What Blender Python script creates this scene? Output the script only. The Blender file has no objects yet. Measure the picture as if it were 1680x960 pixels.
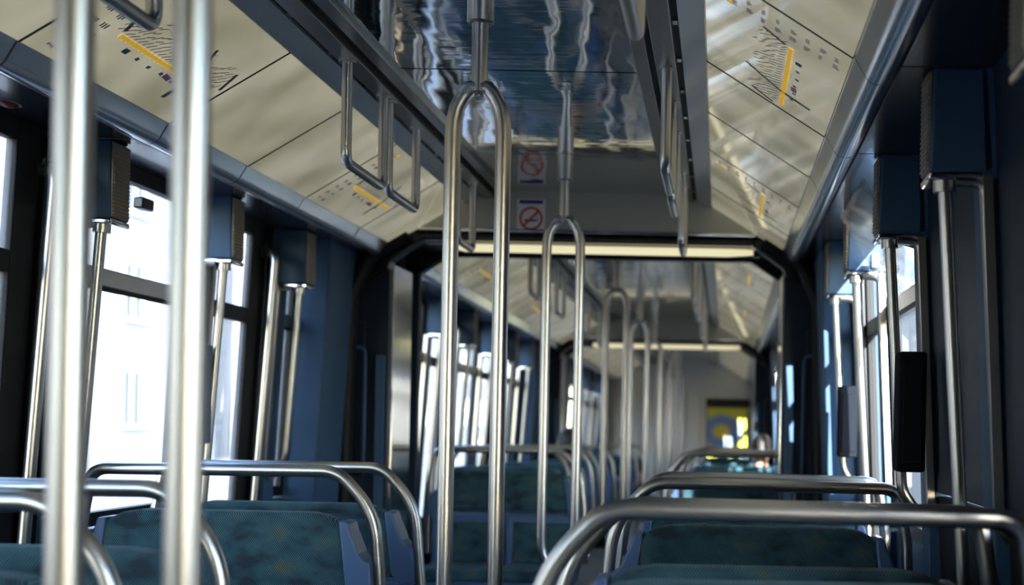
import bpy, bmesh, math, random
from mathutils import Matrix, Vector
random.seed(4)
SC = bpy.context.scene
COL = SC.collection
R = math.radians

# ------------------------------------------------------------------ camera, sky, sun, exposure
cd = bpy.data.cameras.new('camera'); cam = bpy.data.objects.new('camera', cd); COL.objects.link(cam)
cd.sensor_width = 36.0; cd.lens = 2000/1680*36.0
cd.shift_x = -341/1680; cd.shift_y = 214/1680
cd.clip_start = 0.05; cd.clip_end = 400
cam.matrix_world = Matrix.Translation((0.6, 0, 1.2)) @ Matrix.Rotation(R(90), 4, 'X') @ Matrix.Rotation(0.02, 4, 'Z')
cd.dof.use_dof = True; cd.dof.focus_distance = 3.0; cd.dof.aperture_fstop = 2.5
SC.camera = cam

w = bpy.data.worlds.new('sky'); SC.world = w; w.use_nodes = True
nt = w.node_tree; nt.nodes.clear()
sky = nt.nodes.new('ShaderNodeTexSky'); sky.sky_type = 'NISHITA'; sky.sun_disc = False
sky.sun_elevation = R(28); sky.sun_rotation = R(166); sky.air_density = 1.0; sky.dust_density = 0.7
bg = nt.nodes.new('ShaderNodeBackground'); bg.inputs[1].default_value = 0.38
wo = nt.nodes.new('ShaderNodeOutputWorld')
nt.links.new(sky.outputs[0], bg.inputs[0]); nt.links.new(bg.outputs[0], wo.inputs[0])

sd = bpy.data.lights.new('sun', 'SUN'); sd.energy = 8.0; sd.angle = R(0.6); sd.color = (1, .975, .95)
sun = bpy.data.objects.new('sun', sd); COL.objects.link(sun)
sun.rotation_euler = Vector((-0.25, 1.0, -0.32)).to_track_quat('-Z', 'Y').to_euler()

vs = SC.view_settings
vs.view_transform = 'Standard'; vs.look = 'None'; vs.gamma = 1.0; vs.use_curve_mapping = False
vs.exposure = 2.75
SC.cycles.caustics_reflective = False; SC.cycles.caustics_refractive = False; SC.cycles.sample_clamp_indirect = 6.0

# ------------------------------------------------------------------ materials
def mat(name, col=(.5, .5, .5), rough=.5, metal=0.0, coat=0.0, emit=None, es=0.0, spec=.5):
    m = bpy.data.materials.new(name); m.use_nodes = True
    b = m.node_tree.nodes['Principled BSDF']
    b.inputs['Base Color'].default_value = (*col, 1); b.inputs['Roughness'].default_value = rough
    b.inputs['Metallic'].default_value = metal; b.inputs['Coat Weight'].default_value = coat
    b.inputs['Specular IOR Level'].default_value = spec
    if emit:
        b.inputs['Emission Color'].default_value = (*emit, 1); b.inputs['Emission Strength'].default_value = es
    return m
def N(m, t): return m.node_tree.nodes.new(t)
def L(m, a, b): m.node_tree.links.new(a, b)
def B(m): return m.node_tree.nodes['Principled BSDF']
def coords(m, scale=(1, 1, 1), rot=(0, 0, 0)):
    tc = N(m, 'ShaderNodeTexCoord'); mp = N(m, 'ShaderNodeMapping')
    mp.inputs['Scale'].default_value = scale; mp.inputs['Rotation'].default_value = rot
    L(m, tc.outputs['Object'], mp.inputs['Vector']); return mp.outputs['Vector']
def noise(m, vec, scale, detail=2, rough=.5):
    n = N(m, 'ShaderNodeTexNoise'); n.inputs['Scale'].default_value = scale
    n.inputs['Detail'].default_value = detail; n.inputs['Roughness'].default_value = rough
    L(m, vec, n.inputs['Vector']); return n.outputs['Fac']
def ramp(m, fac, stops):
    r = N(m, 'ShaderNodeValToRGB'); e = r.color_ramp.elements
    e[0].position, e[0].color = stops[0][0], (*stops[0][1], 1)
    e[1].position, e[1].color = stops[-1][0], (*stops[-1][1], 1)
    for p, c in stops[1:-1]:
        k = e.new(p); k.color = (*c, 1)
    L(m, fac, r.inputs['Fac']); return r.outputs['Color']
def bump(m, fac, strength, dist):
    b = N(m, 'ShaderNodeBump'); b.inputs['Strength'].default_value = strength; b.inputs['Distance'].default_value = dist
    L(m, fac, b.inputs['Height']); L(m, b.outputs['Normal'], B(m).inputs['Normal']); return b
def var(m, stops, scale, vscale=(1, 1, 1), detail=3):
    L(m, ramp(m, noise(m, coords(m, vscale), scale, detail), stops), B(m).inputs['Base Color'])

M = {}
M['steel'] = mat('brushed_steel', (.5, .5, .5), .31, 1.0)
var(M['steel'], [(.3, (.39, .385, .37)), (.7, (.45, .44, .42))], 6, (1, 1, .3))
M['chrome'] = mat('polished_steel', (.66, .66, .66), .12, 1.0)
m = M['mirror'] = mat('mirror_ceiling_sheet', (.74, .76, .77), .06, 1.0)
n1 = noise(m, coords(m, (1.0, .42, 1)), 8, 1.6); n2 = noise(m, coords(m, (.25, 3, 1)), 12, 1)
ad = N(m, 'ShaderNodeMath'); ad.operation = 'MULTIPLY_ADD'; ad.inputs[1].default_value = .10; L(m, n2, ad.inputs[0]); L(m, n1, ad.inputs[2])
bump(m, ad.outputs[0], 1.0, .0036)
m = M['cove'] = mat('bright_cove_metal', (.74, .76, .80), .17, .8)
bump(m, noise(m, coords(m, (1, .25, 1)), 9, 1), .4, .0012)
M['rail'] = mat('satin_rail_metal', (.36, .35, .33), .33, 1.0)
M['trim'] = mat('pale_edge_trim', (.80, .79, .77), .32, .8)
M['slot'] = mat('black_slot', (.006, .006, .006), .6)
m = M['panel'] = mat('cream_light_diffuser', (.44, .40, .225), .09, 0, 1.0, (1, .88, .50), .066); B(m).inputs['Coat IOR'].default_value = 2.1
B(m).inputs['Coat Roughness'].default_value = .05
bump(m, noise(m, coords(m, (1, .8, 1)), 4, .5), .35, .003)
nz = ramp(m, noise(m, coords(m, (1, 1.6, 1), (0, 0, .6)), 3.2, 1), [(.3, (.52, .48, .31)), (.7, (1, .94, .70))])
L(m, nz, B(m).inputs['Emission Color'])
M['blue'] = mat('navy_blue_plastic', (.03, .06, .12), .5, spec=.15)
var(M['blue'], [(.3, (.030, .066, .125)), (.7, (.042, .086, .160))], 2.5)
M['navy'] = mat('dark_navy_lacquer', (.008, .015, .030), .45, spec=.2)
M['pblue'] = mat('slate_blue_frame_plastic', (.055, .105, .21), .42, spec=.3)
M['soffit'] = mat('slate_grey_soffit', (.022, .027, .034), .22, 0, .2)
M['black'] = mat('black_rubber', (.005, .005, .006), .55, spec=.2)
M['matte'] = mat('matt_black_plastic', (.008, .010, .014), .8, spec=.05)
M['blackg'] = mat('black_gloss_plastic', (.008, .010, .014), .28, spec=.3)
M['grille'] = mat('taupe_grille', (.17, .15, .12), .45)
M['greige'] = mat('greige_bulkhead_paint', (.42, .41, .355), .42)
M['beige'] = mat('pale_grey_partition', (.62, .60, .56), .45)
M['floor'] = mat('speckled_grey_floor', (.3, .3, .29), .45)
var(M['floor'], [(.35, (.20, .20, .20)), (.65, (.36, .36, .35))], 160)
M['white'] = mat('white_vinyl', (.80, .79, .78), .35)
M['red'] = mat('red_print', (.62, .05, .04), .5)
M['redhandle'] = mat('dark_red_plastic', (.14, .02, .018), .35)
M['bprint'] = mat('blue_print', (.015, .03, .22), .5)
M['yellow'] = mat('yellow_print', (.80, .50, .04), .5, 0, 0, (1, .62, .05), .05)
M['grey'] = mat('grey_print', (.20, .18, .22), .5)
M['lilac'] = mat('violet_grey_print', (.38, .33, .44), .5)
M['teal'] = mat('teal_print', (.05, .14, .18), .5)
M['pink'] = mat('pink_print', (.62, .30, .45), .5)
M['tube'] = mat('warm_light_tube', (.9, .88, .7), .3, 0, 0, (1, .90, .55), .115)
# teal moquette with a slanting weave and darker/olive patches
m = M['fabric'] = mat('teal_moquette', (.02, .07, .085), .85, spec=.25)
v1 = coords(m, (1, 1, 1))
wv = N(m, 'ShaderNodeTexWave'); wv.inputs['Scale'].default_value = 66; wv.inputs['Distortion'].default_value = 1.6
wv.inputs['Detail'].default_value = 1
L(m, coords(m, (1, .2, 1), (0, R(38), 0)), wv.inputs['Vector'])
patch = ramp(m, noise(m, coords(m, (7, 1, 12)), 1.5, 2), [(.34, (.009, .021, .033)), (.46, (.016, .050, .072)), (.60, (.024, .066, .086)), (.72, (.070, .066, .032))])
wc = ramp(m, wv.outputs['Fac'], [(.2, (.30, .32, .36)), (.85, (2.3, 2.15, 1.95))])
mx = N(m, 'ShaderNodeMix'); mx.data_type = 'RGBA'; mx.blend_type = 'MULTIPLY'; mx.inputs[0].default_value = 1.0
L(m, patch, mx.inputs[6]); L(m, wc, mx.inputs[7]); L(m, mx.outputs[2], B(m).inputs['Base Color'])
bump(m, wv.outputs['Fac'], .5, .002)
B(m).inputs['Sheen Weight'].default_value = .08; B(m).inputs['Sheen Tint'].default_value = (.6, .9, 1, 1)
# window glass: thin, clear, a little streaked with dirt
def glass(name, dirt, refl):
    m = bpy.data.materials.new(name); m.use_nodes = True; t = m.node_tree; t.nodes.clear()
    tr = N(m, 'ShaderNodeBsdfTransparent'); gl = N(m, 'ShaderNodeBsdfGlossy'); gl.inputs['Roughness'].default_value = .02
    tr.inputs[0].default_value = (.90, .93, .94, 1)
    lw = N(m, 'ShaderNodeFresnel'); lw.inputs['IOR'].default_value = refl
    ge = N(m, 'ShaderNodeNewGeometry'); inv = N(m, 'ShaderNodeMath'); inv.operation = 'SUBTRACT'; inv.inputs[0].default_value = 1.0
    L(m, ge.outputs['Backfacing'], inv.inputs[1])                  # the pane reflects once, at its outer skin
    fr = N(m, 'ShaderNodeMath'); fr.operation = 'MULTIPLY'; L(m, lw.outputs[0], fr.inputs[0]); L(m, inv.outputs[0], fr.inputs[1])
    mxs = N(m, 'ShaderNodeMixShader'); L(m, fr.outputs[0], mxs.inputs[0]); L(m, tr.outputs[0], mxs.inputs[1]); L(m, gl.outputs[0], mxs.inputs[2])
    tl = N(m, 'ShaderNodeBsdfTranslucent'); tl.inputs[0].default_value = (.85, .87, .9, 1)
    fac = N(m, 'ShaderNodeMath'); fac.operation = 'MULTIPLY'; fac.inputs[1].default_value = dirt
    L(m, noise(m, coords(m, (1, 34, 1.6)), 1.6, 4, .7), fac.inputs[0])
    m2 = N(m, 'ShaderNodeMixShader'); L(m, fac.outputs[0], m2.inputs[0]); L(m, mxs.outputs[0], m2.inputs[1]); L(m, tl.outputs[0], m2.inputs[2])
    o = N(m, 'ShaderNodeOutputMaterial'); L(m, m2.outputs[0], o.inputs[0]); return m
M['glass'] = glass('streaked_window_glass', .14, 1.45)
M['hopper'] = glass('reflective_vent_glass', .10, 2.4)
M['glass_clean'] = glass('clean_window_glass', .03, 1.45)
M['concrete'] = mat('pale_paving', (.48, .46, .43), .8)
var(M['concrete'], [(.3, (.14, .137, .132)), (.7, (.19, .187, .182))], .8)
M['facade'] = mat('white_render', (.18, .177, .172), .8)
M['facade2'] = mat('buff_render', (.55, .49, .42), .8)
M['facade3'] = mat('grey_brown_cladding', (.22, .19, .17), .8)
M['pane'] = mat('dark_window_pane', (.05, .06, .07), .6, spec=.2)
M['skin'] = mat('skin', (.42, .24, .16), .5)
M['hair'] = mat('dark_hair', (.012, .009, .008), .5)
M['orange'] = mat('orange_cloth', (.55, .13, .05), .8)
M['redc'] = mat('red_cloth', (.5, .06, .05), .8)
M['dkc'] = mat('dark_cloth', (.03, .035, .05), .8)

# ------------------------------------------------------------------ mesh building
class MB:
    def __init__(s): s.v = []; s.f = []
    def add(s, vs, fs):
        n = len(s.v); s.v += [tuple(p) for p in vs]; s.f += [tuple(i+n for i in f) for f in fs]; return s
    def box(s, x0, x1, y0, y1, z0, z1):
        if x0 > x1: x0, x1 = x1, x0
        return s.add([(x0,y0,z0),(x1,y0,z0),(x1,y1,z0),(x0,y1,z0),(x0,y0,z1),(x1,y0,z1),(x1,y1,z1),(x0,y1,z1)],
                     [(0,3,2,1),(4,5,6,7),(0,1,5,4),(1,2,6,5),(2,3,7,6),(3,0,4,7)])
    def prism(s, poly, a, b, axis='y'):
        n = len(poly)
        P = (lambda p, q: (p[0], q, p[1])) if axis == 'y' else (lambda p, q: (q, p[0], p[1])) if axis == 'x' else (lambda p, q: (p[0], p[1], q))
        return s.add([P(p, a) for p in poly] + [P(p, b) for p in poly],
                     [tuple(range(n))[::-1], tuple(range(n, 2*n))] + [(i, (i+1) % n, (i+1) % n + n, i+n) for i in range(n)])
    def tube(s, pts, r, seg=14):
        pts = [Vector(p) for p in pts]; n = len(pts); vs = []; fs = []
        t0 = (pts[1]-pts[0]).normalized()
        nrm = t0.orthogonal().normalized()
        for i, p in enumerate(pts):
            t = (pts[min(i+1, n-1)] - pts[max(i-1, 0)]).normalized()
            nrm = (nrm - t*nrm.dot(t)).normalized(); bi = t.cross(nrm)
            rr = r[i] if isinstance(r, (list, tuple)) else r
            for k in range(seg):
                a = 2*math.pi*k/seg; vs.append(p + (nrm*math.cos(a) + bi*math.sin(a))*rr)
        for i in range(n-1):
            for k in range(seg):
                a, b = i*seg+k, i*seg+(k+1) % seg; fs.append((a, b, b+seg, a+seg))
        fs += [tuple(range(seg))[::-1], tuple(range((n-1)*seg, n*seg))]
        return s.add(vs, fs)
    def disc(s, c, rx, ry, ax, ay, n=24, inner=0.0):          # flat disc or ring in the plane ax, ay
        c, ax, ay = Vector(c), Vector(ax), Vector(ay)
        o = [c + ax*math.cos(2*math.pi*k/n)*rx + ay*math.sin(2*math.pi*k/n)*ry for k in range(n)]
        if not inner: return s.add(o, [tuple(range(n))])
        i_ = [c + ax*math.cos(2*math.pi*k/n)*rx*inner + ay*math.sin(2*math.pi*k/n)*ry*inner for k in range(n)]
        return s.add(o+i_, [(k, (k+1) % n, n+(k+1) % n, n+k) for k in range(n)])
    def ball(s, c, rx, ry, rz, nu=14, nv=9, zmin=-1.0):
        vs = []; fs = []
        for j in range(nv+1):
            ph = math.asin(zmin) + (math.pi/2 - math.asin(zmin))*j/nv
            for i in range(nu):
                a = 2*math.pi*i/nu
                vs.append((c[0]+rx*math.cos(ph)*math.cos(a), c[1]+ry*math.cos(ph)*math.sin(a), c[2]+rz*math.sin(ph)))
        for j in range(nv):
            for i in range(nu):
                a, b = j*nu+i, j*nu+(i+1) % nu; fs.append((a, b, b+nu, a+nu))
        return s.add(vs, fs)
    def mesh(s, name, bevel=0, seg=2, smooth=35):
        me = bpy.data.meshes.new(name)
        bm = bmesh.new(); bv = [bm.verts.new(p) for p in s.v]
        for f in s.f:
            try: bm.faces.new([bv[i] for i in f])
            except ValueError: pass
        bmesh.ops.recalc_face_normals(bm, faces=bm.faces)
        if bevel:
            es = [e for e in bm.edges if len(e.link_faces) == 2 and e.calc_face_angle(0) > .5]
            for f in bm.faces: f.smooth = False
            nf = bmesh.ops.bevel(bm, geom=es, offset=bevel, segments=seg, affect='EDGES', profile=.5, clamp_overlap=True)
            for f in nf['faces']: f.smooth = True
        bm.faces.ensure_lookup_table(); flags = [bool(f.smooth) or not bevel for f in bm.faces]
        bm.to_mesh(me); bm.free()
        me.polygons.foreach_set('use_smooth', [True]*len(me.polygons)); me.set_sharp_from_angle(angle=R(smooth))
        me.polygons.foreach_set('use_smooth', flags)          # bevelled bodies keep their big faces flat
        return me
def fillet(pts, rad, n=6):
    out = [Vector(pts[0])]
    for i in range(1, len(pts)-1):
        p, a, b = Vector(pts[i]), Vector(pts[i-1]), Vector(pts[i+1])
        r_ = rad[i] if isinstance(rad, dict) and i in rad else (rad if not isinstance(rad, dict) else .03)
        da, db = (a-p), (b-p); la, lb = da.length, db.length
        half = da.angle(db)/2; d = min(r_/math.tan(half), la*.49, lb*.49)
        p0, p1 = p+da.normalized()*d, p+db.normalized()*d
        for k in range(n+1):
            t = k/n; out.append(p0*(1-t)**2 + p*2*t*(1-t) + p1*t*t)
    out.append(Vector(pts[-1])); return out

TF = Matrix.Identity(4)
CACHE = {}
def obj(name, me, material=None, parent=None, kind=None, label=None, mw=None):
    if material is not None and not me.materials: me.materials.append(material)
    o = bpy.data.objects.new(name, me); COL.objects.link(o)
    if parent is not None: o.parent = parent
    else: o.matrix_world = TF @ (mw or Matrix.Identity(4))
    if kind: o['kind'] = kind
    if label: o['label'] = label
    return o
def part(name, key, fn, m, parent, bevel=0, kind=None, label=None, **k):
    if key not in CACHE:
        b = MB(); fn(b); CACHE[key] = b.mesh(name, bevel, **k)
    return obj(name, CACHE[key], m, parent, kind, label)
def piece(name, b, m, parent, bevel=0, kind=None, **k):
    return obj(name, b.mesh(name, bevel, **k), m, parent, kind)
def thing(name, label, cat, loc, rz=0, group=None):
    o = bpy.data.objects.new(name, None); COL.objects.link(o); o.empty_display_size = .1
    o.matrix_world = TF @ Matrix.Translation(loc) @ Matrix.Rotation(rz, 4, 'Z')
    o['label'] = label; o['category'] = cat
    if group: o['group'] = group
    return o
def struct(name, b=None, m=None, bevel=0):
    if b is None:
        o = bpy.data.objects.new(name, None); COL.objects.link(o); o.matrix_world = TF.copy()
    else: o = obj(name, b.mesh(name, bevel), m)
    o['kind'] = 'structure'; return o

# ------------------------------------------------------------------ the car body
ZC = 2.2
def XW(z): return 1.13 + (1.9-z)*.05
def lslab(b, side, y0, y1, z0, z1, i, o):          # slab following the leaning wall, offsets inward (negative) and outward
    p = [(side*(XW(z0)+i), z0), (side*(XW(z0)+o), z0), (side*(XW(z1)+o), z1), (side*(XW(z1)+i), z1)]
    return b.prism(p, y0, y1)
def pprism(b, side, y0, y1, t0, t1, up=0.0, th=.012, pull=0.0):     # slab on the slanting light panel plane
    def P(t, h):
        return (side*(.546+.314*t + .526*h), 2.15-.194*t + .85*h)
    return b.prism([P(t0, up), P(t1, up), P(t1, up+th), P(t0, up+th)], y0, y1)
def plot(b, side, pts, wd, lift=.0016):             # flat printed stroke on the panel, pts = (Y, t)
    def W(y, t, h):
        return Vector((side*(.546+.314*t - .526*h), y, 2.15-.194*t - .85*h))
    for (y0, t0), (y1, t1) in zip(pts, pts[1:]):
        a, c = Vector((y0, t0*.369)), Vector((y1, t1*.369)); d = (c-a).normalized(); n = Vector((-d.y, d.x))*wd/2
        q = [a+n, c+n, c-n, a-n]
        b.add([W(p.x, p.y/.369, lift) for p in q], [(0, 1, 2, 3)])
WIN = [0]; DOOR = [0]
def print_map(panel, side, y0, y1, flip=False):
    """a line map: yellow line with ticks, rows of station names, a blue-grey crossing line, small pictogram rows"""
    k = (y1-y0)/.69
    def Y(s): return (y0 + s*k) if not flip else (y1 - s*k)
    rnd = random.Random(7)
    b = MB(); plot(b, side, [(Y(.18), .62), (Y(.65), .625)], .011)
    for i in range(24):
        s = .185 + i*.0198; plot(b, side, [(Y(s), .60), (Y(s), .648)], .004)
    piece('yellow_line', b, M['yellow'], panel)
    b = MB(); plot(b, side, [(Y(.13), .07), (Y(.13), .21)], .012); piece('yellow_key', b, M['yellow'], panel)
    b = MB()
    for i in range(26):
        s = .15 + i*.019; t = .59
        ln = rnd.uniform(.14, .25)
        while ln > .03:                                   # words of a station name
            wl = min(ln, rnd.uniform(.03, .07)); plot(b, side, [(Y(s), t), (Y(s+.02), t-wl)], .0030); t -= wl+.012; ln -= wl+.012
    piece('station_names', b, M['grey'], panel)
    b = MB(); plot(b, side, [(Y(.47), .32), (Y(.50), .45), (Y(.53), .60)], .010); piece('crossing_line', b, M['teal'], panel)
    b = MB(); plot(b, side, [(Y(.53), .60), (Y(.535), .84)], .016)
    plot(b, side, [(Y(.64), .38), (Y(.665), .56)], .012); plot(b, side, [(Y(.15), .42), (Y(.175), .58)], .012)
    piece('grey_band', b, M['grey'], panel)
    b = MB()
    for r_ in range(2):
        for i in range(9):
            t = .10 + i*.10; s = .06 + r_*.045 + rnd.uniform(-.004, .004)
            for q in range(3): plot(b, side, [(Y(s+q*.009), t), (Y(s+q*.009), t+rnd.uniform(.02, .045))], .006)
    piece('pictogram_rows', b, M['lilac'], panel)
    b = MB()
    for i in range(5): plot(b, side, [(Y(.30+.06*i), .69+.015*(i % 2)), (Y(.315+.06*i), .70)], .010)
    piece('symbol_blocks', b, M['lilac'], panel)
    b = MB(); plot(b, side, [(Y(.24), .69), (Y(.262), .69)], .016); piece('symbol_block', b, M['teal'], panel)
    b = MB(); plot(b, side, [(Y(.44), .69), (Y(.475), .70)], .016); piece('symbol_block', b, M['pink'], panel)

def ceiling(y0, y1, seams, pan, maps):
    b = MB().box(-1.21, 1.21, y0, y1, 2.26, 2.34)
    for s in (-1, 1): b.box(s*.95, s*1.21, y0, y1, 1.96, 2.26)
    c = struct('ceiling', b, M['navy'])
    ys = [y0]+[s for s in seams if y0 < s < y1]+[y1]
    for a, e in zip(ys, ys[1:]):
        piece('ceiling_panel', MB().box(-.345, .345, a+.005, e-.005, ZC, ZC+.012), M['mirror'], c)
    piece('ceiling_backing', MB().box(-.56, .56, y0, y1, ZC+.014, ZC+.03), M['slot'], c)
    for s in (-1, 1):
        piece('inner_trim', MB().box(s*.346, s*.386, y0, y1, ZC-.018, ZC+.012), M['rail'], c, .003)
        piece('slot', MB().box(s*.386, s*.405, y0, y1, ZC-.006, ZC+.012), M['slot'], c)
        piece('handle_rail', MB().box(s*.405, s*.462, y0, y1, ZC-.032, ZC+.012), M['rail'], c, .003)
        piece('slot', MB().box(s*.462, s*.480, y0, y1, ZC-.02, ZC+.012), M['slot'], c)
        b = MB()
        yy = y0+.2
        while yy < y1: b.box(s*.465, s*.477, yy, yy+.03, ZC-.026, ZC-.019); yy += .31
        piece('slot_clip', b, M['chrome'], c, kind='stuff')
        piece('edge_trim', MB().prism([(s*.480, ZC-.028), (s*.545, 2.148), (s*.552, 2.165), (s*.480, ZC-.01)], y0, y1), M['trim'], c)
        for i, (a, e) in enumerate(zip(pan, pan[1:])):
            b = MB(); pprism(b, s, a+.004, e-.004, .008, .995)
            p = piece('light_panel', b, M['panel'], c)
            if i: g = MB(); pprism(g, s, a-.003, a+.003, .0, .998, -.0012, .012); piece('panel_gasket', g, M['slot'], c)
            if i in maps: print_map(p, s, a, e, flip=(s < 0 and False))
        b = MB(); pprism(b, s, y0, y1, 0, 1.0, .016, .01); piece('panel_backing', b, M['slot'], c)
        prof = [(.862, 1.958)]+[(.915+.036*math.cos(R(a)), 1.938+.036*math.sin(R(a))) for a in range(200, 331, 10)]+[(.948, 1.96), (.90, 1.985)]
        for a, e in zip(pan, pan[1:]):
            piece('cove_panel', MB().prism([(s*x, z) for x, z in prof], a+.0035, e-.0035), M['cove'], c, smooth=50)
    return c
def side_wall(side, y0, y1, pil, kinds, hopper_open=()):
    nm = 'wall_left' if side < 0 else 'wall_right'
    wl = struct(nm); gm = M['glass'] if side < 0 else M['glass_clean']
    def ls(name, a, e, z0, z1, i, o, m, par=wl, bev=.004):
        b = MB(); lslab(b, side, a, e, z0, z1, i, o); return piece(name, b, m, par, bev)
    for p in pil: ls('pillar', p, p+.1, 0, 1.93, -.028, .035, M['blue'])
    edges = [y0]+pil+[y1]
    for a, e in zip(edges, edges[1:]):
        piece('soffit_panel', MB().box(side*.945, side*1.16, a+.002, e-.002, 1.912, 1.93), M['soffit'], wl, .002)
    bays = []
    for i, k in enumerate(kinds):
        a = pil[i]+.1; e = pil[i+1] if i+1 < len(pil) else y1
        if k == 'short': bays.append(('window', a, a+.17)); bays.append(('end', a+.17, y1))
        else: bays.append((k, a, e))
    bays.insert(0, ('end', y0, pil[0]))
    for k, a, e in bays:
        if e-a < .02: continue
        if k == 'blank':
            ls('lower_panel', a+.003, e-.003, 0, 1.02, 0, .035, M['black']); ls('upper_panel', a+.003, e-.003, 1.03, 1.93, -.004, .035, M['navy'])
        elif k == 'end':
            ls('end_panel', a+.003, e-.003, 0, 1.93, -.13 if a > pil[-1] else -.01, .09, M['blue'])
        elif k == 'window':
            ls('lower_panel', a+.003, e-.003, 0, .86, 0, .09, M['blue'])
            WIN[0] += 1; wd = struct('window_%d' % WIN[0])
            b = MB(); lslab(b, side, a+.002, a+.035, .87, 1.90, -.005, .03); lslab(b, side, e-.035, e-.002, .87, 1.90, -.005, .03)
            lslab(b, side, a+.035, e-.035, .87, .91, -.005, .03); lslab(b, side, a+.035, e-.035, 1.87, 1.93, -.005, .03)
            piece('frame', b, M['black'], wd)
            b = MB(); lslab(b, side, a+.035, e-.035, 1.545, 1.60, -.012, .03); piece('mullion', b, M['rail'], wd, .006)
            b = MB(); lslab(b, side, a+.035, e-.035, 1.535, 1.547, -.016, -.010); piece('mullion_trim', b, M['black'], wd)
            b = MB(); lslab(b, side, a+.036, e-.036, .911, 1.544, .012, .016); piece('pane', b, gm, wd)
            if (side, round(a, 2)) in hopper_open:
                zs = [(1.61, -.01), (1.875, -.155)]
                q = [(side*(XW(z)+o+d), z) for (z, o), d in ((zs[0], 0), (zs[0], .007), (zs[1], .007), (zs[1], 0))]
                hp = piece('hopper_pane', MB().prism(q, a+.04, e-.04), M['hopper'], wd)
                b = MB()
                for yy in (a+.10, e-.10):
                    b.tube([(side*(XW(1.7)+.02), yy, 1.70), (side*(XW(1.7)-.055), yy, 1.72)], .012, 8)
                    b.box(side*(XW(1.7)-.07), side*(XW(1.7)-.045), yy-.03, yy+.03, 1.70, 1.745)
                piece('stay_arm', b, M['blackg'], hp)
            else:
                b = MB(); lslab(b, side, a+.036, e-.036, 1.601, 1.869, .010, .014); hp = piece('hopper_pane', b, gm, wd)
                b = MB(); lslab(b, side, (a+e)/2-.035, (a+e)/2+.035, 1.80, 1.835, -.02, .012)
                piece('catch', b, M['blackg'], hp, .006)
        else:
            DOOR[0] += 1; d = struct('door_%d' % DOOR[0])
            g0, g1 = a+(.10 if side < 0 or a > 3 else .30), e-(.205 if side < 0 else .12)
            b = MB(); lslab(b, side, a+.002, g0, 0, 1.93, 0, .03); lslab(b, side, g1, e-.002, 0, 1.93, 0, .03)
            lslab(b, side, g0, g1, 0, .62, 0, .03); lslab(b, side, g0, g1, 1.86, 1.93, 0, .03)
            piece('leaf', b, M['black'], d, .004)
            b = MB(); lslab(b, side, g0, g1, .62, 1.86, .012, .016); piece('pane', b, gm, d)
            b = MB()
            for yy in (a+.03, e-.10, e-.06): lslab(b, side, yy, yy+.014, .02, 1.89, -.014, 0)
            piece('seal', b, M['blackg'], d, .003)
            b = MB(); lslab(b, side, a+.058, a+.088, .5, 1.86, -.012, 0); piece('edge_strip', b, M['rail'], d, .004)
            b = MB(); lslab(b, side, g0, g1, 1.535, 1.59, .0, .03); piece('glazing_bar', b, M['black'], d, .004)
    return wl
def wall_pole_path(side, z1, z0, bent, y, top_bent):
    def X(z): return side*(1.038 + (1.69-z)*.068)
    if top_bent:
        pts = [(side*(XW(1.83)-.0), y+.05, 1.815), (X(1.80)+side*.042, y, 1.80), (X(.55)+side*.042, y, .55), (side*(XW(.50)), y+.05, .50)]
        return fillet(pts, .07)
    if bent:
        return fillet([(X(z1), y, z1), (X(1.03), y, 1.03), (side*(XW(.96)-.035), y+.01, .95)], .09)
    return [(X(z1), y, z1), (X(1.2), y, 1.2), (X(0), y, 0)]
ORD = ['first', 'second', 'third', 'fourth', 'fifth', 'sixth', 'seventh', 'eighth', 'ninth', 'tenth']
def housing(side, y, bent, desc, pdesc, grp):
    """boxy cover over the pillar head with a slatted side, steel base and trim, and its wall pole"""
    t = thing('pillar_cover', desc, 'pillar cover', (side*1.06, y+.05, 1.80), 0, grp+' pillar covers')
    s = side
    part('cover', ('cov', s), lambda b: b.prism([(s*-.05, .112), (s*-.055, -.095), (s*.075, -.095), (s*.06, .112)], -.05, .05), M['blue'], t, .006)
    def gr(b):
        for i in range(19):
            z = -.083 + i*.0100; b.box(s*-.060, s*-.054, -.042, .042, z, z+.0055)
    part('grille', ('gri', s), gr, M['grille'], t, kind='stuff')
    part('grille_back', ('grb', s), lambda b: b.box(s*-.0565, s*-.053, -.045, .045, -.09, .105), M['grille'], t)
    part('base_trim', ('bas', s), lambda b: b.box(s*-.057, s*.05, -.052, .052, -.111, -.095), M['chrome'], t, .005)
    def ch(b):
        b.tube(fillet([(s*-.005, -.05, -.113), (s*.052, -.053, -.116), (s*.095, -.053, -.80), (s*.135, -.053, -.835)], .03), .010, 8)
        X0 = s*.055
        b.prism([(s*.047, -.105), (s*.066, -.105), (s*.104, -.80), (s*.085, -.80)], -.068, -.050)
    part('edge_trim', ('chr', s), ch, M['rail'], t)
    p = thing('wall_pole', pdesc, 'grab pole', (0, 0, 0), 0, grp+' wall poles')
    p.matrix_world = TF @ Matrix.Translation((0, y+.02, 0))
    part('tube', ('wp', s, bent), lambda b: b.tube(wall_pole_path(s, 1.692, 0, bent, 0, False), .0142, 14), M['steel'], p)
    def fl(b):
        b.tube([(s*1.038, 0, 1.668), (s*1.037, 0, 1.690)], .022, 14)
    part('collar', ('wpc', s), fl, M['steel'], p)
def door_pole(side, y, desc, grp):
    p = thing('door_grab_pole', desc, 'grab pole', (0, y, 0), 0, grp)
    part('tube', ('dp', side), lambda b: b.tube(wall_pole_path(side, 0, 0, False, 0, True), .0155, 14), M['steel'], p)
    for z in (1.815, .50):
        part('flange', ('dpf', side, z), lambda b: b.tube([(side*(XW(z)-.012), .05, z), (side*(XW(z)+.001), .05, z)], .027, 14), M['steel'], p)
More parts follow.
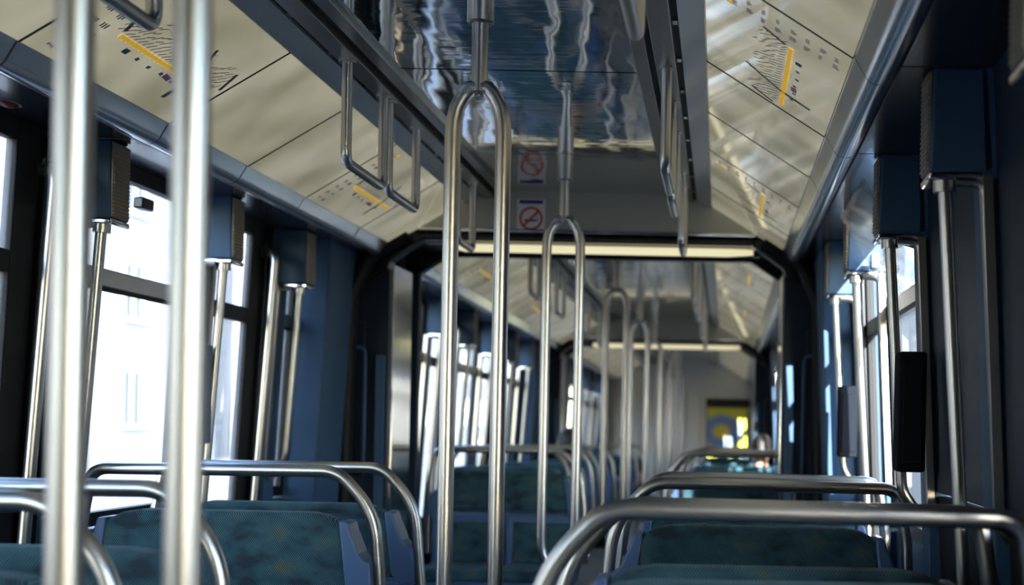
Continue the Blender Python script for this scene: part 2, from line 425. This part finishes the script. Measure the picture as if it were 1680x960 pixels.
def double_pole(x, y, desc, sp=.058, grp='steel double poles along the aisle'):
    t = thing('double_pole', desc, 'pole', (x, y, 0), 0, grp)
    zf, zb, r = 1.955, .64, .0185
    key = round(sp, 4)
    part('ceiling_collar', 'dpcol', lambda b: b.tube([(0, 0, ZC), (0, 0, ZC-.004), (0, 0, ZC-.006), (0, 0, ZC-.098), (0, 0, ZC-.102)], [.036, .036, .0305, .0305, .024], 24), M['steel'], t)
    part('upper_stem', 'dpst', lambda b: b.tube([(0, 0, ZC-.1), (0, 0, zf-.012)], r, 18), M['steel'], t)
    for s in (-1, 1):
        def fn(b, s=s):
            pts = [(s*.006, 0, zf-.002), (s*.020, 0, zf-.003), (s*sp*.62, 0, zf-.022), (s*sp*.87, 0, zf-.05), (s*sp*.97, 0, zf-.082), (s*sp, 0, zf-.115),
                   (s*sp, 0, 1.3), (s*sp, 0, zb+.115), (s*sp*.97, 0, zb+.082), (s*sp*.87, 0, zb+.05), (s*sp*.62, 0, zb+.022), (s*.020, 0, zb+.003), (s*.006, 0, zb+.002)]
            b.tube(pts, r*.98, 18)
        part('pole_tube', ('dpt', s, key), fn, M['steel'], t)
    part('lower_stem', 'dplo', lambda b: b.tube([(0, 0, zb+.012), (0, 0, 0)], r, 18), M['steel'], t)
    part('floor_flange', 'dpfl', lambda b: b.tube([(0, 0, .03), (0, 0, .006), (0, 0, 0)], [.022, .034, .045], 18), M['steel'], t)
def handle(side, y0, y1, desc, grp):
    ln = y1-y0
    t = thing('grab_handle', desc, 'grab handle', (side*.436, y0, ZC-.032), 0, grp)
    part('loop', ('hd', round(ln, 3)), lambda b: b.tube(fillet([(0, 0, .001), (0, 0, -.275), (0, ln, -.275), (0, ln, .001)], .035), .0145, 12), M['steel'], t)
    for q in (0, ln):
        part('flange', ('hdf', round(q, 3)), lambda b: b.tube([(0, q, 0), (0, q, -.006)], .024, 12), M['steel'], t)

def bench(cx, y, face_cam, dz, desc, grp, hw=.385):
    ws = (1 if cx > 0 else -1)*(1 if face_cam else -1)       # local side of the wall: tight bend there
    rz = 0 if face_cam else math.pi
    t = thing('bench', desc, 'seat', (cx, y, 0), rz, grp)
    k = (round(hw, 3), round(dz, 3), ws); zt = 1.05+dz; zp = .940+dz
    def bar(b):
        b.tube(fillet([(ws*x, 0, z) for x, z in ((-hw-.045, .50), (-hw-.004, .94+dz), (-hw+.095, zt), (hw-.012, zt-.004), (hw+.012, .90+dz), (hw+.022, .50))], {1: .25, 2: .10, 3: .055, 4: .2}, 8), .0165, 16)
    part('grab_bar', ('bar', k), bar, M['steel'], t)
    def pad(b):
        n = 14; top = []
        for i in range(n+1):
            x = -hw+.070 + (2*hw-.14)*i/n; e = min(i, n-i)/n
            top.append((x, zp - (.030*(1-e/.14)**2 if e < .14 else 0)))
        poly = [(hw-.045, .735+dz)] + top[::-1] + [(-hw+.045, .735+dz)]
        b.prism(poly, -.045, .035)
    part('back_pad', ('pad', k), pad, M['fabric'], t, .016, seg=3)
    for s in (-1, 1):
        def br(b, s=s):
            q = [(hw-.078, zp-.020), (hw-.054, zp-.022), (hw-.046, zp-.05), (hw-.034, .862+dz), (hw-.024, .835+dz), (hw-.008, .815+dz), (hw+.008, .811+dz), (hw+.016, .70+dz), (hw-.03, .70+dz), (hw-.056, .735+dz)]
            b.prism([(s*x, z) for x, z in q], -.050, .04)
        part('side_bracket', ('brk', k, s), br, M['pblue'], t, .006)
    def shell(b):
        b.box(-hw+.0, hw-.0, -.02, .035, .36, .715+dz)
    part('back_shell', ('shl', k), shell, M['pblue'], t, .012)
    for s in (-1, 1):
        def fr(b, s=s):
            x0, x1, z0, z1 = sorted((s*.012, s*(hw-.008)))[0], sorted((s*.012, s*(hw-.008)))[1], .43, .705+dz
            for yy0, yy1 in ((-.045, -.02), (.035, .05)):
                b.box(x0, x0+.032, yy0, yy1, z0, z1); b.box(x1-.032, x1, yy0, yy1, z0, z1)
                b.box(x0+.032, x1-.032, yy0, yy1, z1-.032, z1); b.box(x0+.032, x1-.032, yy0, yy1, z0, z0+.03)
        part('pad_frame', ('pfr', k, s), fr, M['pblue'], t, .005)
        def pl(b, s=s):
            x0, x1 = sorted((s*.046, s*(hw-.042)))
            b.box(x0, x1, -.040, -.019, .462, .672+dz); b.box(x0, x1, .034, .046, .462, .672+dz)
        part('lower_pad', ('lpd', k, s), pl, M['fabric'], t, .006)
        def sc(b, s=s):
            x0, x1 = sorted((s*.012, s*(hw-.01))); b.box(x0, x1, -.42, -.05, .40, .46)
        part('seat_pad', ('sct', k, s), sc, M['fabric'], t, .02, seg=3)
    part('seat_pan', ('span', k), lambda b: b.box(-hw+.005, hw-.005, -.40, .02, .36, .40), M['pblue'], t, .01)
    part('pedestal', ('ped', k), lambda b: b.box(-.12, .12, -.30, -.02, 0, .36), M['blackg'], t, .012)
    return t

def gangway(y0, y1, n):
    """bulkhead with portal, light bar, polished jambs and the dark bellows between two car bodies"""
    yb = y0-.07
    e = struct('wall_end')
    piece('header_plate', MB().prism([(-.80, 2.005), (.80, 2.005), (.80, 2.03), (.552, 2.165), (.40, 2.24), (-.40, 2.24), (-.552, 2.165), (-.80, 2.03)], yb, yb+.03), M['greige'], e, .002)
    piece('header_trim', MB().box(-.74, .74, yb-.012, yb+.03, 2.018, 2.034), M['chrome'], e, .005)
    piece('header_lip', MB().box(-.74, .74, yb, yb+.03, 1.992, 2.0175), M['blackg'], e)
    piece('lintel', MB().box(-.80, .80, yb+.03, y0+.02, 1.985, 2.25), M['blackg'], e, .004)
    for s in (-1, 1):
        piece('corner_gusset', MB().prism([(s*.74, 2.034), (s*.90, 1.945), (s*.97, 1.93), (s*.97, 1.80), (s*.875, 1.85), (s*.865, 1.885), (s*.72, 1.986)], yb, y0+.02), M['blackg'], e, .006)
        piece('jamb', MB().prism([(s*.875, 0), (s*1.20, 0), (s*1.16, 1.94), (s*.875, 1.94)], y0-.03, y0+.05), M['navy'], e, .004)
        piece('jamb_panel', MB().box(s*.975, s*1.12, y0-.042, y0-.03, .25, 1.62), M['navy'], e, .006)
        piece('jamb_flange', MB().box(s*.885, s*.925, y0-.05, y0-.03, .02, 1.47), M['blue'], e, .004)
        piece('polished_jamb', MB().box(s*.868, s*.876, y0+.02, y0+.34, 0, 1.88), M['chrome'], e, .003)
        piece('arch_rubber', MB().tube(fillet([(s*.78, y0-.10, 2.00), (s*.95, y0-.10, 1.90), (s*1.025, y0-.10, 1.72), (s*1.035, y0-.10, 1.3), (s*1.05, y0-.10, .02)], .12), .034, 10), M['black'], e)
        piece('jamb_handle', MB().tube(fillet([(s*1.08, y0-.042, 1.50), (s*1.08, y0-.07, 1.50), (s*.965, y0-.07, 1.50), (s*.965, y0-.07, .95), (s*.965, y0-.042, .95)], .03), .008, 8), M['blue'], e)
    # bellows
    for s in (-1, 1):
        b = MB(); k = 10; poly = []
        for i in range(k+1): poly.append((s*(.93 if i % 2 else .985), y0+.05+(y1-y0-.1)*i/k))
        poly += [(s*1.05, y1-.05), (s*1.05, y0+.05)]
        b.prism(poly, 0, 2.0, 'z'); piece('bellows', b, M['black'], e)
    piece('bellows_roof', MB().box(-1.05, 1.05, y0+.05, y1-.05, 2.0, 2.05), M['black'], e)
    for s in (-1, 1):
        piece('far_jamb', MB().prism([(s*.875, 0), (s*1.20, 0), (s*1.16, 2.0), (s*.875, 1.94)], y1-.05, y1), M['navy'], e, .004)
    piece('far_lintel', MB().prism([(-1.1, 1.94), (-.87, 1.90), (-.74, 1.985), (.74, 1.985), (.87, 1.90), (1.1, 1.94), (1.1, 2.26), (-1.1, 2.26)], y1-.05, y1), M['blackg'], e, .004)
    t = thing('light_bar', ['glowing warm light bar across the nearest portal', 'small glowing light bar across the farther portal'][n], 'light', (0, y0+.07, 1.97), 0, 'light bars over the portals')
    part('tube', 'lbt', lambda b: b.tube([(-.60, 0, 0), (-.56, 0, 0), (.62, 0, 0), (.735, 0, 0)], [.012, .021, .021, .012], 14), M['tube'], t)
    for x0, x1 in ((-.63, -.60), (.735, .765)): part('end_cap', ('lbe', x0), lambda b: b.box(x0, x1, -.022, .022, -.022, .022), M['blackg'], t, .005)
    part('backplate', 'lbb', lambda b: b.box(-.74, .74, -.03, .03, .014, .024), M['blackg'], t)
    t = thing('no_smoking_sign', ['white no smoking sticker on the nearest greige header plate', 'blurred far no smoking sticker over the farther portal'][n], 'sign', (-.248, yb-.0015, 2.095), 0, 'no smoking stickers')
    part('plate', 'nsp', lambda b: b.box(-.062, .062, 0, .0012, -.072, .072), M['white'], t)
    part('blue_band', 'nsb', lambda b: b.box(-.052, .052, -.0008, -.0002, .052, .068), M['bprint'], t)
    part('cigarette', 'nsc', lambda b: [b.box(-.030, .022, -.0008, -.0002, -.026, -.017), b.box(.025, .031, -.0008, -.0002, -.026, -.017),
        b.box(.024, .027, -.0008, -.0002, -.014, .006), b.box(.012, .026, -.0008, -.0002, .004, .008)], M['bprint'], t)
    def ring(b):
        b.disc((0, -.0012, -.013), .052, .052, (1, 0, 0), (0, 0, 1), 32, .80)
        a = R(45); d = Vector((math.cos(a), 0, math.sin(a))); nn = Vector((-d.z, 0, d.x))*.0055; c = Vector((0, -.0012, -.013))
        b.add([c-d*.044+nn, c+d*.044+nn, c+d*.044-nn, c-d*.044-nn], [(0, 1, 2, 3)])
    part('red_ring', 'nsr', ring, M['red'], t)

def section(y0, y1, pil, kinds, seams, pan, maps, hop=()):
    struct('floor', MB().box(-1.3, 1.3, y0-.05, y1+.6, -.06, 0), M['floor'])
    ceiling(y0, y1, seams, pan, maps)
    for s in (-1, 1): side_wall(s, y0, y1, pil, [('blank' if s > 0 and 1.6 < p < 2.5 else k) for p, k in zip(pil, kinds)], hop)

# ---- first car body (camera inside it)
P1 = [-1.46, -.69, .09, .86, 1.64, 2.41, 3.19, 3.98, 4.70]
K1 = ['window', 'door', 'window', 'door', 'window', 'door', 'window', 'door', 'short']
section(-2.2, 5.43, P1, K1, [-1.18, -.01, 1.16, 2.33, 3.50],
        [-2.2, -1.5, -.8, -.1, .6, 1.2, 1.85, 2.51, 3.20, 3.73, 4.25, 4.90, 5.36], (2, 7, 10), ((1, 3.29),))
gangway(5.43, 5.98, 0)
rear = struct('wall_rear')
piece('lower_panel', MB().box(-1.21, 1.21, -2.3, -2.2, -.06, 1.0), M['blue'], rear)
piece('upper_panel', MB().box(-1.21, 1.21, -2.3, -2.2, 1.0, 2.34), M['navy'], rear)

def dress(side, P, first, where, zone):
    sd = 'left' if side < 0 else 'right'
    for i, y in enumerate(P):
        if y < first: continue
        j = [q for q in P if q >= first].index(y)
        # alternate poles end in a bend at the wall or run down to the floor
        bent = (round((y - 3.19)/.77) % 2 == 0)
        housing(side, y, bent, '%s navy pillar cover along the %s windows, counted from the camera, %s' % (ORD[j], sd, where),
                '%s steel wall pole under a pillar cover on the %s, %s' % (ORD[j], sd, where), zone+' '+sd)
dress(-1, P1, 3.0, 'in the near car', 'near car')
dress(1, P1, 1.6, 'in the near car', 'near car')
for k, y in enumerate((3.05, 4.555)):
    door_pole(-1, y, '%s curved steel pole beside a black door edge, left wall, near car' % ORD[k], 'near car door poles')
double_pole(.016, 1.2, 'blurred steel double pole nearest the camera')
double_pole(.036, 2.78, 'sharp steel double pole standing left of the no smoking sticker')
double_pole(0, 4.58, 'steel double pole just right of the no smoking sticker, before the portal', .063)
HS = [(1.86, 2.20), (3.33, 3.69), (3.75, 4.09), (4.74, 5.03)]
for s, sdn in ((-1, 'left'), (1, 'right')):
    for i, (a, e) in enumerate(HS):
        handle(s, a, e, '%s steel U handle from the camera hanging under the %s ceiling rail, near car' % (ORD[i], sdn), 'near car ceiling handles')
SEATS1 = [(-1, 1.86, True, .010, 'teal seat nearest the camera on the left, mostly below the frame'),
          (-1, 2.25, False, .008, 'blurred teal seat behind the near double pole, left side'),
          (-1, 3.27, True, 0, 'sharp teal double seat with a steel bar, left, in front of its twin'),
          (-1, 3.70, False, -.006, 'teal double seat backing onto the sharp one, left, before the portal'),
          (1, 1.92, True, .011, 'right seat with the thickest blurred grab bar, nearest the camera'),
          (1, 2.25, False, -.005, 'blurred teal seat just behind the thickest grab bar, right side'),
          (1, 3.27, True, -.014, 'sharp teal double seat with zigzag weave, right side'),
          (1, 3.70, False, -.016, 'farther right teal seat just peeping over the sharp zigzag one')]
for s, y, fc, dz, ds in SEATS1: bench(s*.71, y, fc, dz, ds, 'near car double seats')
# dark boxes fixed to the pillars
def wall_box(side, y, z0, z1, m, desc):
    t = thing('wall_box', desc, 'box', (side*1.075, y, 0), 0, 'boxes on the pillars')
    part('case', ('wb', side, z0), lambda b: b.box(-side*.026, side*.045, -.10, -.01, z0, z1), m, t, .008)
    part('cover_plate', ('wbc', side, z0), lambda b: b.box(-side*.016, side*.036, -.106, -.099, z0+.02, z1-.03), m, t, .004)
wall_box(1, 3.17, 1.085, 1.39, M['matte'], 'dark box on the right pillar behind the pole, above the sharp seat')
wall_box(1, 4.69, 1.08, 1.35, M['matte'], 'small dark box on the last right pillar before the portal')
wall_box(-1, 3.97, 1.10, 1.42, M['pblue'], 'slate blue box on the left pillar behind the blurred near pole')
h = thing('emergency_handle', 'dark red oval handle in the pale soffit, top left corner', 'handle', (-1.075, 2.84, 1.912))
part('grip', 'emg', lambda b: b.ball((0, 0, 0), .02, .034, .010), M['redhandle'], h)
part('recess_plate', 'emp', lambda b: b.disc((0, 0, -.0006), .026, .042, (1, 0, 0), (0, 1, 0), 24), M['grille'], h)

# ---- second and third car bodies, which dip and swing slightly behind the joint
piv = Vector((0, 5.8, 0))
TF = Matrix.Translation(piv) @ Matrix.Rotation(-.016, 4, 'X') @ Matrix.Rotation(-.0065, 4, 'Z') @ Matrix.Translation(-piv)
P2 = [6.25, 7.03, 7.80, 8.58, 9.36, 10.14]
section(5.98, 10.98, P2, ['window', 'door', 'window', 'door', 'window', 'short'], [6.9, 8.07, 9.24, 10.4],
        [5.98, 6.5, 7.15, 7.8, 8.3, 8.95, 9.6, 10.3, 10.92], (1, 4))
gangway(10.98, 11.5, 1)
dress(-1, P2, 6, 'beyond the portal', 'second car')
dress(1, P2, 6, 'beyond the portal', 'second car')
for k, y in enumerate((7.66, 9.22)):
    door_pole(-1, y, '%s curved steel door pole on the left wall, beyond the portal' % ORD[k], 'second car door poles')
for i, y in enumerate((6.83, 8.6, 10.35)):
    double_pole(0, y, '%s steel double pole past the portal light bar' % ORD[i])
for s, sdn in ((-1, 'left'), (1, 'right')):
    for i, (a, e) in enumerate([(6.5, 6.8), (7.5, 7.84), (8.9, 9.24), (10.0, 10.34)]):
        handle(s, a, e, '%s steel U handle past the portal, under the %s ceiling rail' % (ORD[i], sdn), 'second car ceiling handles')
S2 = [(-.51, 6.35, True, 'teal double seat facing us just past the portal, two framed lower pads'),
      (-.71, 7.35, False, 'blurred teal seat behind the first one past the portal, left'),
      (-.71, 8.55, True, 'left seat past the portal in front of the person in orange'),
      (-.71, 9.0, False, 'seat holding the person in orange past the portal'),
      (-.71, 10.2, True, 'far left seat past the orange person, before the farther portal'),
      (.71, 6.6, True, 'first right seat past the portal, bar bright in the light'),
      (.71, 7.35, False, 'second right seat past the portal, half hidden by the first'),
      (.71, 8.55, True, 'third right seat past the portal'),
      (.71, 9.0, False, 'seat under the person in red, right side past the portal'),
      (.71, 10.2, True, 'last right seat before the farther portal')]
for cx, y, fc, ds in S2: bench(cx, y, fc, -.004, ds, 'second car double seats')
P3 = [11.8, 12.6, 13.4, 14.2, 15.0, 15.8]
section(11.5, 16.6, P3, ['window', 'door', 'window', 'door', 'window', 'short'], [12.4, 13.6, 14.8],
        [11.5, 12.2, 12.9, 13.6, 14.3, 15.0, 15.7, 16.55], ())
dress(-1, P3, 11, 'in the farthest car', 'third car')
dress(1, P3, 11, 'in the farthest car', 'third car')
for i, y in enumerate((12.1, 13.9, 15.4)):
    double_pole(0, y, '%s tiny blurred double pole in the farthest car' % ORD[i])
S3 = [(-.71, 12.8, True, 'first left seat in the farthest car'), (-.71, 14.4, True, 'second left seat in the farthest car'),
      (.71, 12.8, True, 'first right seat in the farthest car'), (.71, 14.4, True, 'second right seat in the farthest car')]
for cx, y, fc, ds in S3: bench(cx, y, fc, -.004, ds, 'farthest car double seats')
fe = struct('wall_front')
piece('end_wall', MB().box(-1.3, 1.3, 16.62, 16.7, -.06, 2.34), M['beige'], fe)
for i in range(6):
    piece('end_panel', MB().box(-.95+i*.205, -.95+i*.205+.19, 16.585, 16.62, .02, 1.75), M['beige'], fe, .01)
piece('door_head', MB().box(.34, .93, 16.57, 16.62, 1.60, 1.70), M['blackg'], fe, .006)
# the yellow poster on the end wall: round blue motif with a yellow middle
t = thing('yellow_poster', 'yellow green poster with a blue round motif on the far end wall', 'poster', (.63, 16.618, 1.24))
m = M['poster'] = mat('yellow_poster_print', (.62, .60, .03), .4)
vec = coords(m, (1, 1, 1))
gr = N(m, 'ShaderNodeTexGradient'); gr.gradient_type = 'SPHERICAL'
mp = N(m, 'ShaderNodeMapping'); mp.inputs['Location'].default_value = (.20, 0, -.05); mp.inputs['Scale'].default_value = (2.6, 0, 3.1)
tc = N(m, 'ShaderNodeTexCoord'); L(m, tc.outputs['Object'], mp.inputs['Vector']); L(m, mp.outputs[0], gr.inputs[0])
L(m, ramp(m, gr.outputs['Fac'], [(.0, (.66, .64, .03)), (.24, (.60, .62, .05)), (.34, (.20, .28, .50)), (.55, (.12, .20, .52)), (.68, (.25, .35, .30)), (.8, (.75, .55, .05))]), B(m).inputs['Base Color'])
part('sheet', 'post', lambda b: b.box(-.27, .27, -.006, 0, -.34, .34), m, t)
part('frame', 'posf', lambda b: [b.box(-.285, -.27, -.012, 0, -.355, .355), b.box(.27, .285, -.012, 0, -.355, .355), b.box(-.27, .27, -.012, 0, -.355, -.34), b.box(-.27, .27, -.012, 0, .34, .355)], M['blackg'], t)

# ------------------------------------------------------------------ passengers (seated)
def skin_mesh(name, verts, edges, radii, sub=1):
    me = bpy.data.meshes.new(name); me.from_pydata(verts, edges, [])
    o = bpy.data.objects.new(name, me); COL.objects.link(o)
    o.modifiers.new('s', 'SKIN'); sv = me.skin_vertices[0].data
    for i, r_ in enumerate(radii): sv[i].radius = (r_, r_) if not isinstance(r_, tuple) else r_; sv[i].use_root = (i == 0)
    sub_ = o.modifiers.new('d', 'SUBSURF'); sub_.levels = sub; sub_.render_levels = sub
    dg = bpy.context.evaluated_depsgraph_get(); out = bpy.data.meshes.new_from_object(o.evaluated_get(dg))
    bpy.data.objects.remove(o); out.polygons.foreach_set('use_smooth', [True]*len(out.polygons)); return out
def person(loc, rz, top, desc, sc=1.0):
    """a seated figure, built facing -Y, hips at the origin"""
    V = [(0,0,.09), (0,.02,.26), (0,.02,.42), (0,.0,.50), (0,-.01,.56), (0,-.025,.62), (0,-.03,.70), (0,-.03,.76)]
    E = [(0,1),(1,2),(2,3),(3,4),(4,5),(5,6),(6,7)]
    Rr = [(.15,.11), (.135,.10), (.15,.10), (.07,.065), (.052,.055), (.07,.08), (.078,.095), (.055,.07)]
    def chain(start, pts, rad):
        p = start
        for q, r_ in zip(pts, rad): V.append(q); Rr.append(r_); E.append((p, len(V)-1)); p = len(V)-1
        return p
    for s in (-1, 1):
        h = chain(2, [(s*.17,.01,.44), (s*.215,-.02,.20), (s*.15,-.24,.13), (s*.135,-.30,.125)], [.055, .042, .030, .028])
        for k, (dx, ln) in enumerate(((-.028, .075), (-.010, .085), (.010, .08), (.028, .062))):
            chain(h, [(s*.135+dx, -.335, .120), (s*.135+dx, -.335-ln*.5, .108), (s*.135+dx, -.335-ln*.8, .085)], [.010, .009, .008])
        chain(h, [(s*.095, -.315, .118), (s*.078, -.345, .105)], [.011, .009])
        chain(0, [(s*.095,-.06,.07), (s*.11,-.42,.06), (s*.11,-.44,-.18), (s*.11,-.43,-.36), (s*.11,-.54,-.385)], [.09, .062, .052, .038, .035])
    t = thing('person', desc, 'person', loc, rz); t.scale = (sc, sc, sc)
    part('body', 'pbody', lambda b: None, M['skin'], t) if False else obj('body', CACHE.setdefault('pbody', skin_mesh('body', V, E, Rr)), M['skin'], t)
    ts = skin_mesh('shirt', [(0,0,.10), (0,.02,.26), (0,.02,.42), (0,.005,.49), (.17,.01,.44), (.205,-.01,.28), (-.17,.01,.44), (-.205,-.01,.28)],
                   [(0,1),(1,2),(2,3),(2,4),(4,5),(2,6),(6,7)], [(.165,.125), (.15,.115), (.165,.115), (.08,.075), .066, .056, .066, .056])
    obj('shirt', ts, top, t)
    tr = skin_mesh('trousers', [(0,0,.085), (.095,-.06,.07), (.11,-.42,.06), (.11,-.44,-.18), (.11,-.43,-.33), (-.095,-.06,.07), (-.11,-.42,.06), (-.11,-.44,-.18), (-.11,-.43,-.33)],
                   [(0,1),(1,2),(2,3),(3,4),(0,5),(5,6),(6,7),(7,8)], [(.16,.12), .10, .072, .062, .05, .10, .072, .062, .05])
    obj('trousers', tr, M['dkc'], t)
    def hair(b):
        b.ball((0, -.005, .715), .092, .112, .105, 18, 10, -.15); b.ball((0, .055, .675), .080, .060, .085, 14, 8)
    part('hair', 'phair', hair, M['hair'], t)
    part('nose', 'pnose', lambda b: b.ball((0, -.128, .668), .014, .022, .022, 10, 6), M['skin'], t)
    part('eye', 'peye', lambda b: [b.ball((s*.033, -.112, .690), .012, .010, .007, 10, 6) for s in (-1, 1)], M['hair'], t)
    part('mouth', 'pmou', lambda b: b.ball((0, -.112, .630), .024, .010, .006, 10, 6), M['redc'], t)
    for s in (-1, 1): part('ear', ('pear', s), lambda b: b.ball((s*.088, -.02, .675), .012, .022, .032, 10, 6), M['skin'], t)
person((-.57, 9.25, .475), math.pi, M['orange'], 'person in an orange top with dark hair seen from behind, left aisle seat', .88)
person((.90, 9.25, .475), math.pi, M['redc'], 'person in a red top seated on the right past the portal', .86)
person((-.55, 14.14, .475), 0, M['dkc'], 'dark haired person in dark clothes facing us, left seat in the farthest car', .86)
TF = Matrix.Identity(4)

# ------------------------------------------------------------------ outside
struct('ground_outside', MB().box(-60, 60, -40, 80, -.45, -.40), M['concrete'])
def building(name, desc, x0, x1, y0, y1, h, m, face, cols, rows, wz=1.5):
    t = thing(name, desc, 'building', ((x0+x1)/2, (y0+y1)/2, -.40))
    hx, hy = (x1-x0)/2, (y1-y0)/2
    piece('wall', MB().box(-hx, hx, -hy, hy, 0, h), m, t)
    piece('roof', MB().box(-hx-.2, hx+.2, -hy-.2, hy+.2, h, h+.3), M['facade2'], t, .03)
    fx = hx*face
    for c in range(cols):
        for r_ in range(rows):
            y = -hy + (c+.5)*(2*hy)/cols; z = 1.2 + r_*3.0
            def wf(b):
                b.box(-.03, .05, -.62, -.54, -.80, .80); b.box(-.03, .05, .54, .62, -.80, .80); b.box(-.03, .05, -.54, .54, .72, .80)
                b.box(-.03, .10, -.66, .66, -.88, -.80); b.box(-.03, .04, -.03, .03, -.80, .72)
            o = part('window', 'bwin', wf, M['white'], t); o.location = (fx, y, z+.8)
            if face < 0: o.rotation_euler.z = math.pi
            part('pane', 'bpan', lambda b: b.box(-.02, .01, -.54, .54, -.80, .72), M['pane'], o)
building('apartment_block', 'sunlit white building seen through the left windows', -26, -16, 6, 40, 10, M['facade'], 1, 9, 3)
building('apartment_block', 'long pale building far down the street beyond the left windows', -27, -16, 44, 120, 11, M['facade'], 1, 14, 3)
building('apartment_block', 'buff building glimpsed at the left edge through the first window', -24, -14, -14, 4, 8, M['facade2'], 1, 5, 2)
building('dark_building', 'shaded brown building outside the right windows', 4.6, 12, 3.2, 45, 12, M['facade3'], -1, 14, 3)
building('dark_building', 'shaded brown building behind the camera on the right of the tram', 4.6, 7.6, -45, -22.4, 13, M['facade3'], -1, 10, 3)  # unseen block, added to keep the sun off the near right seats
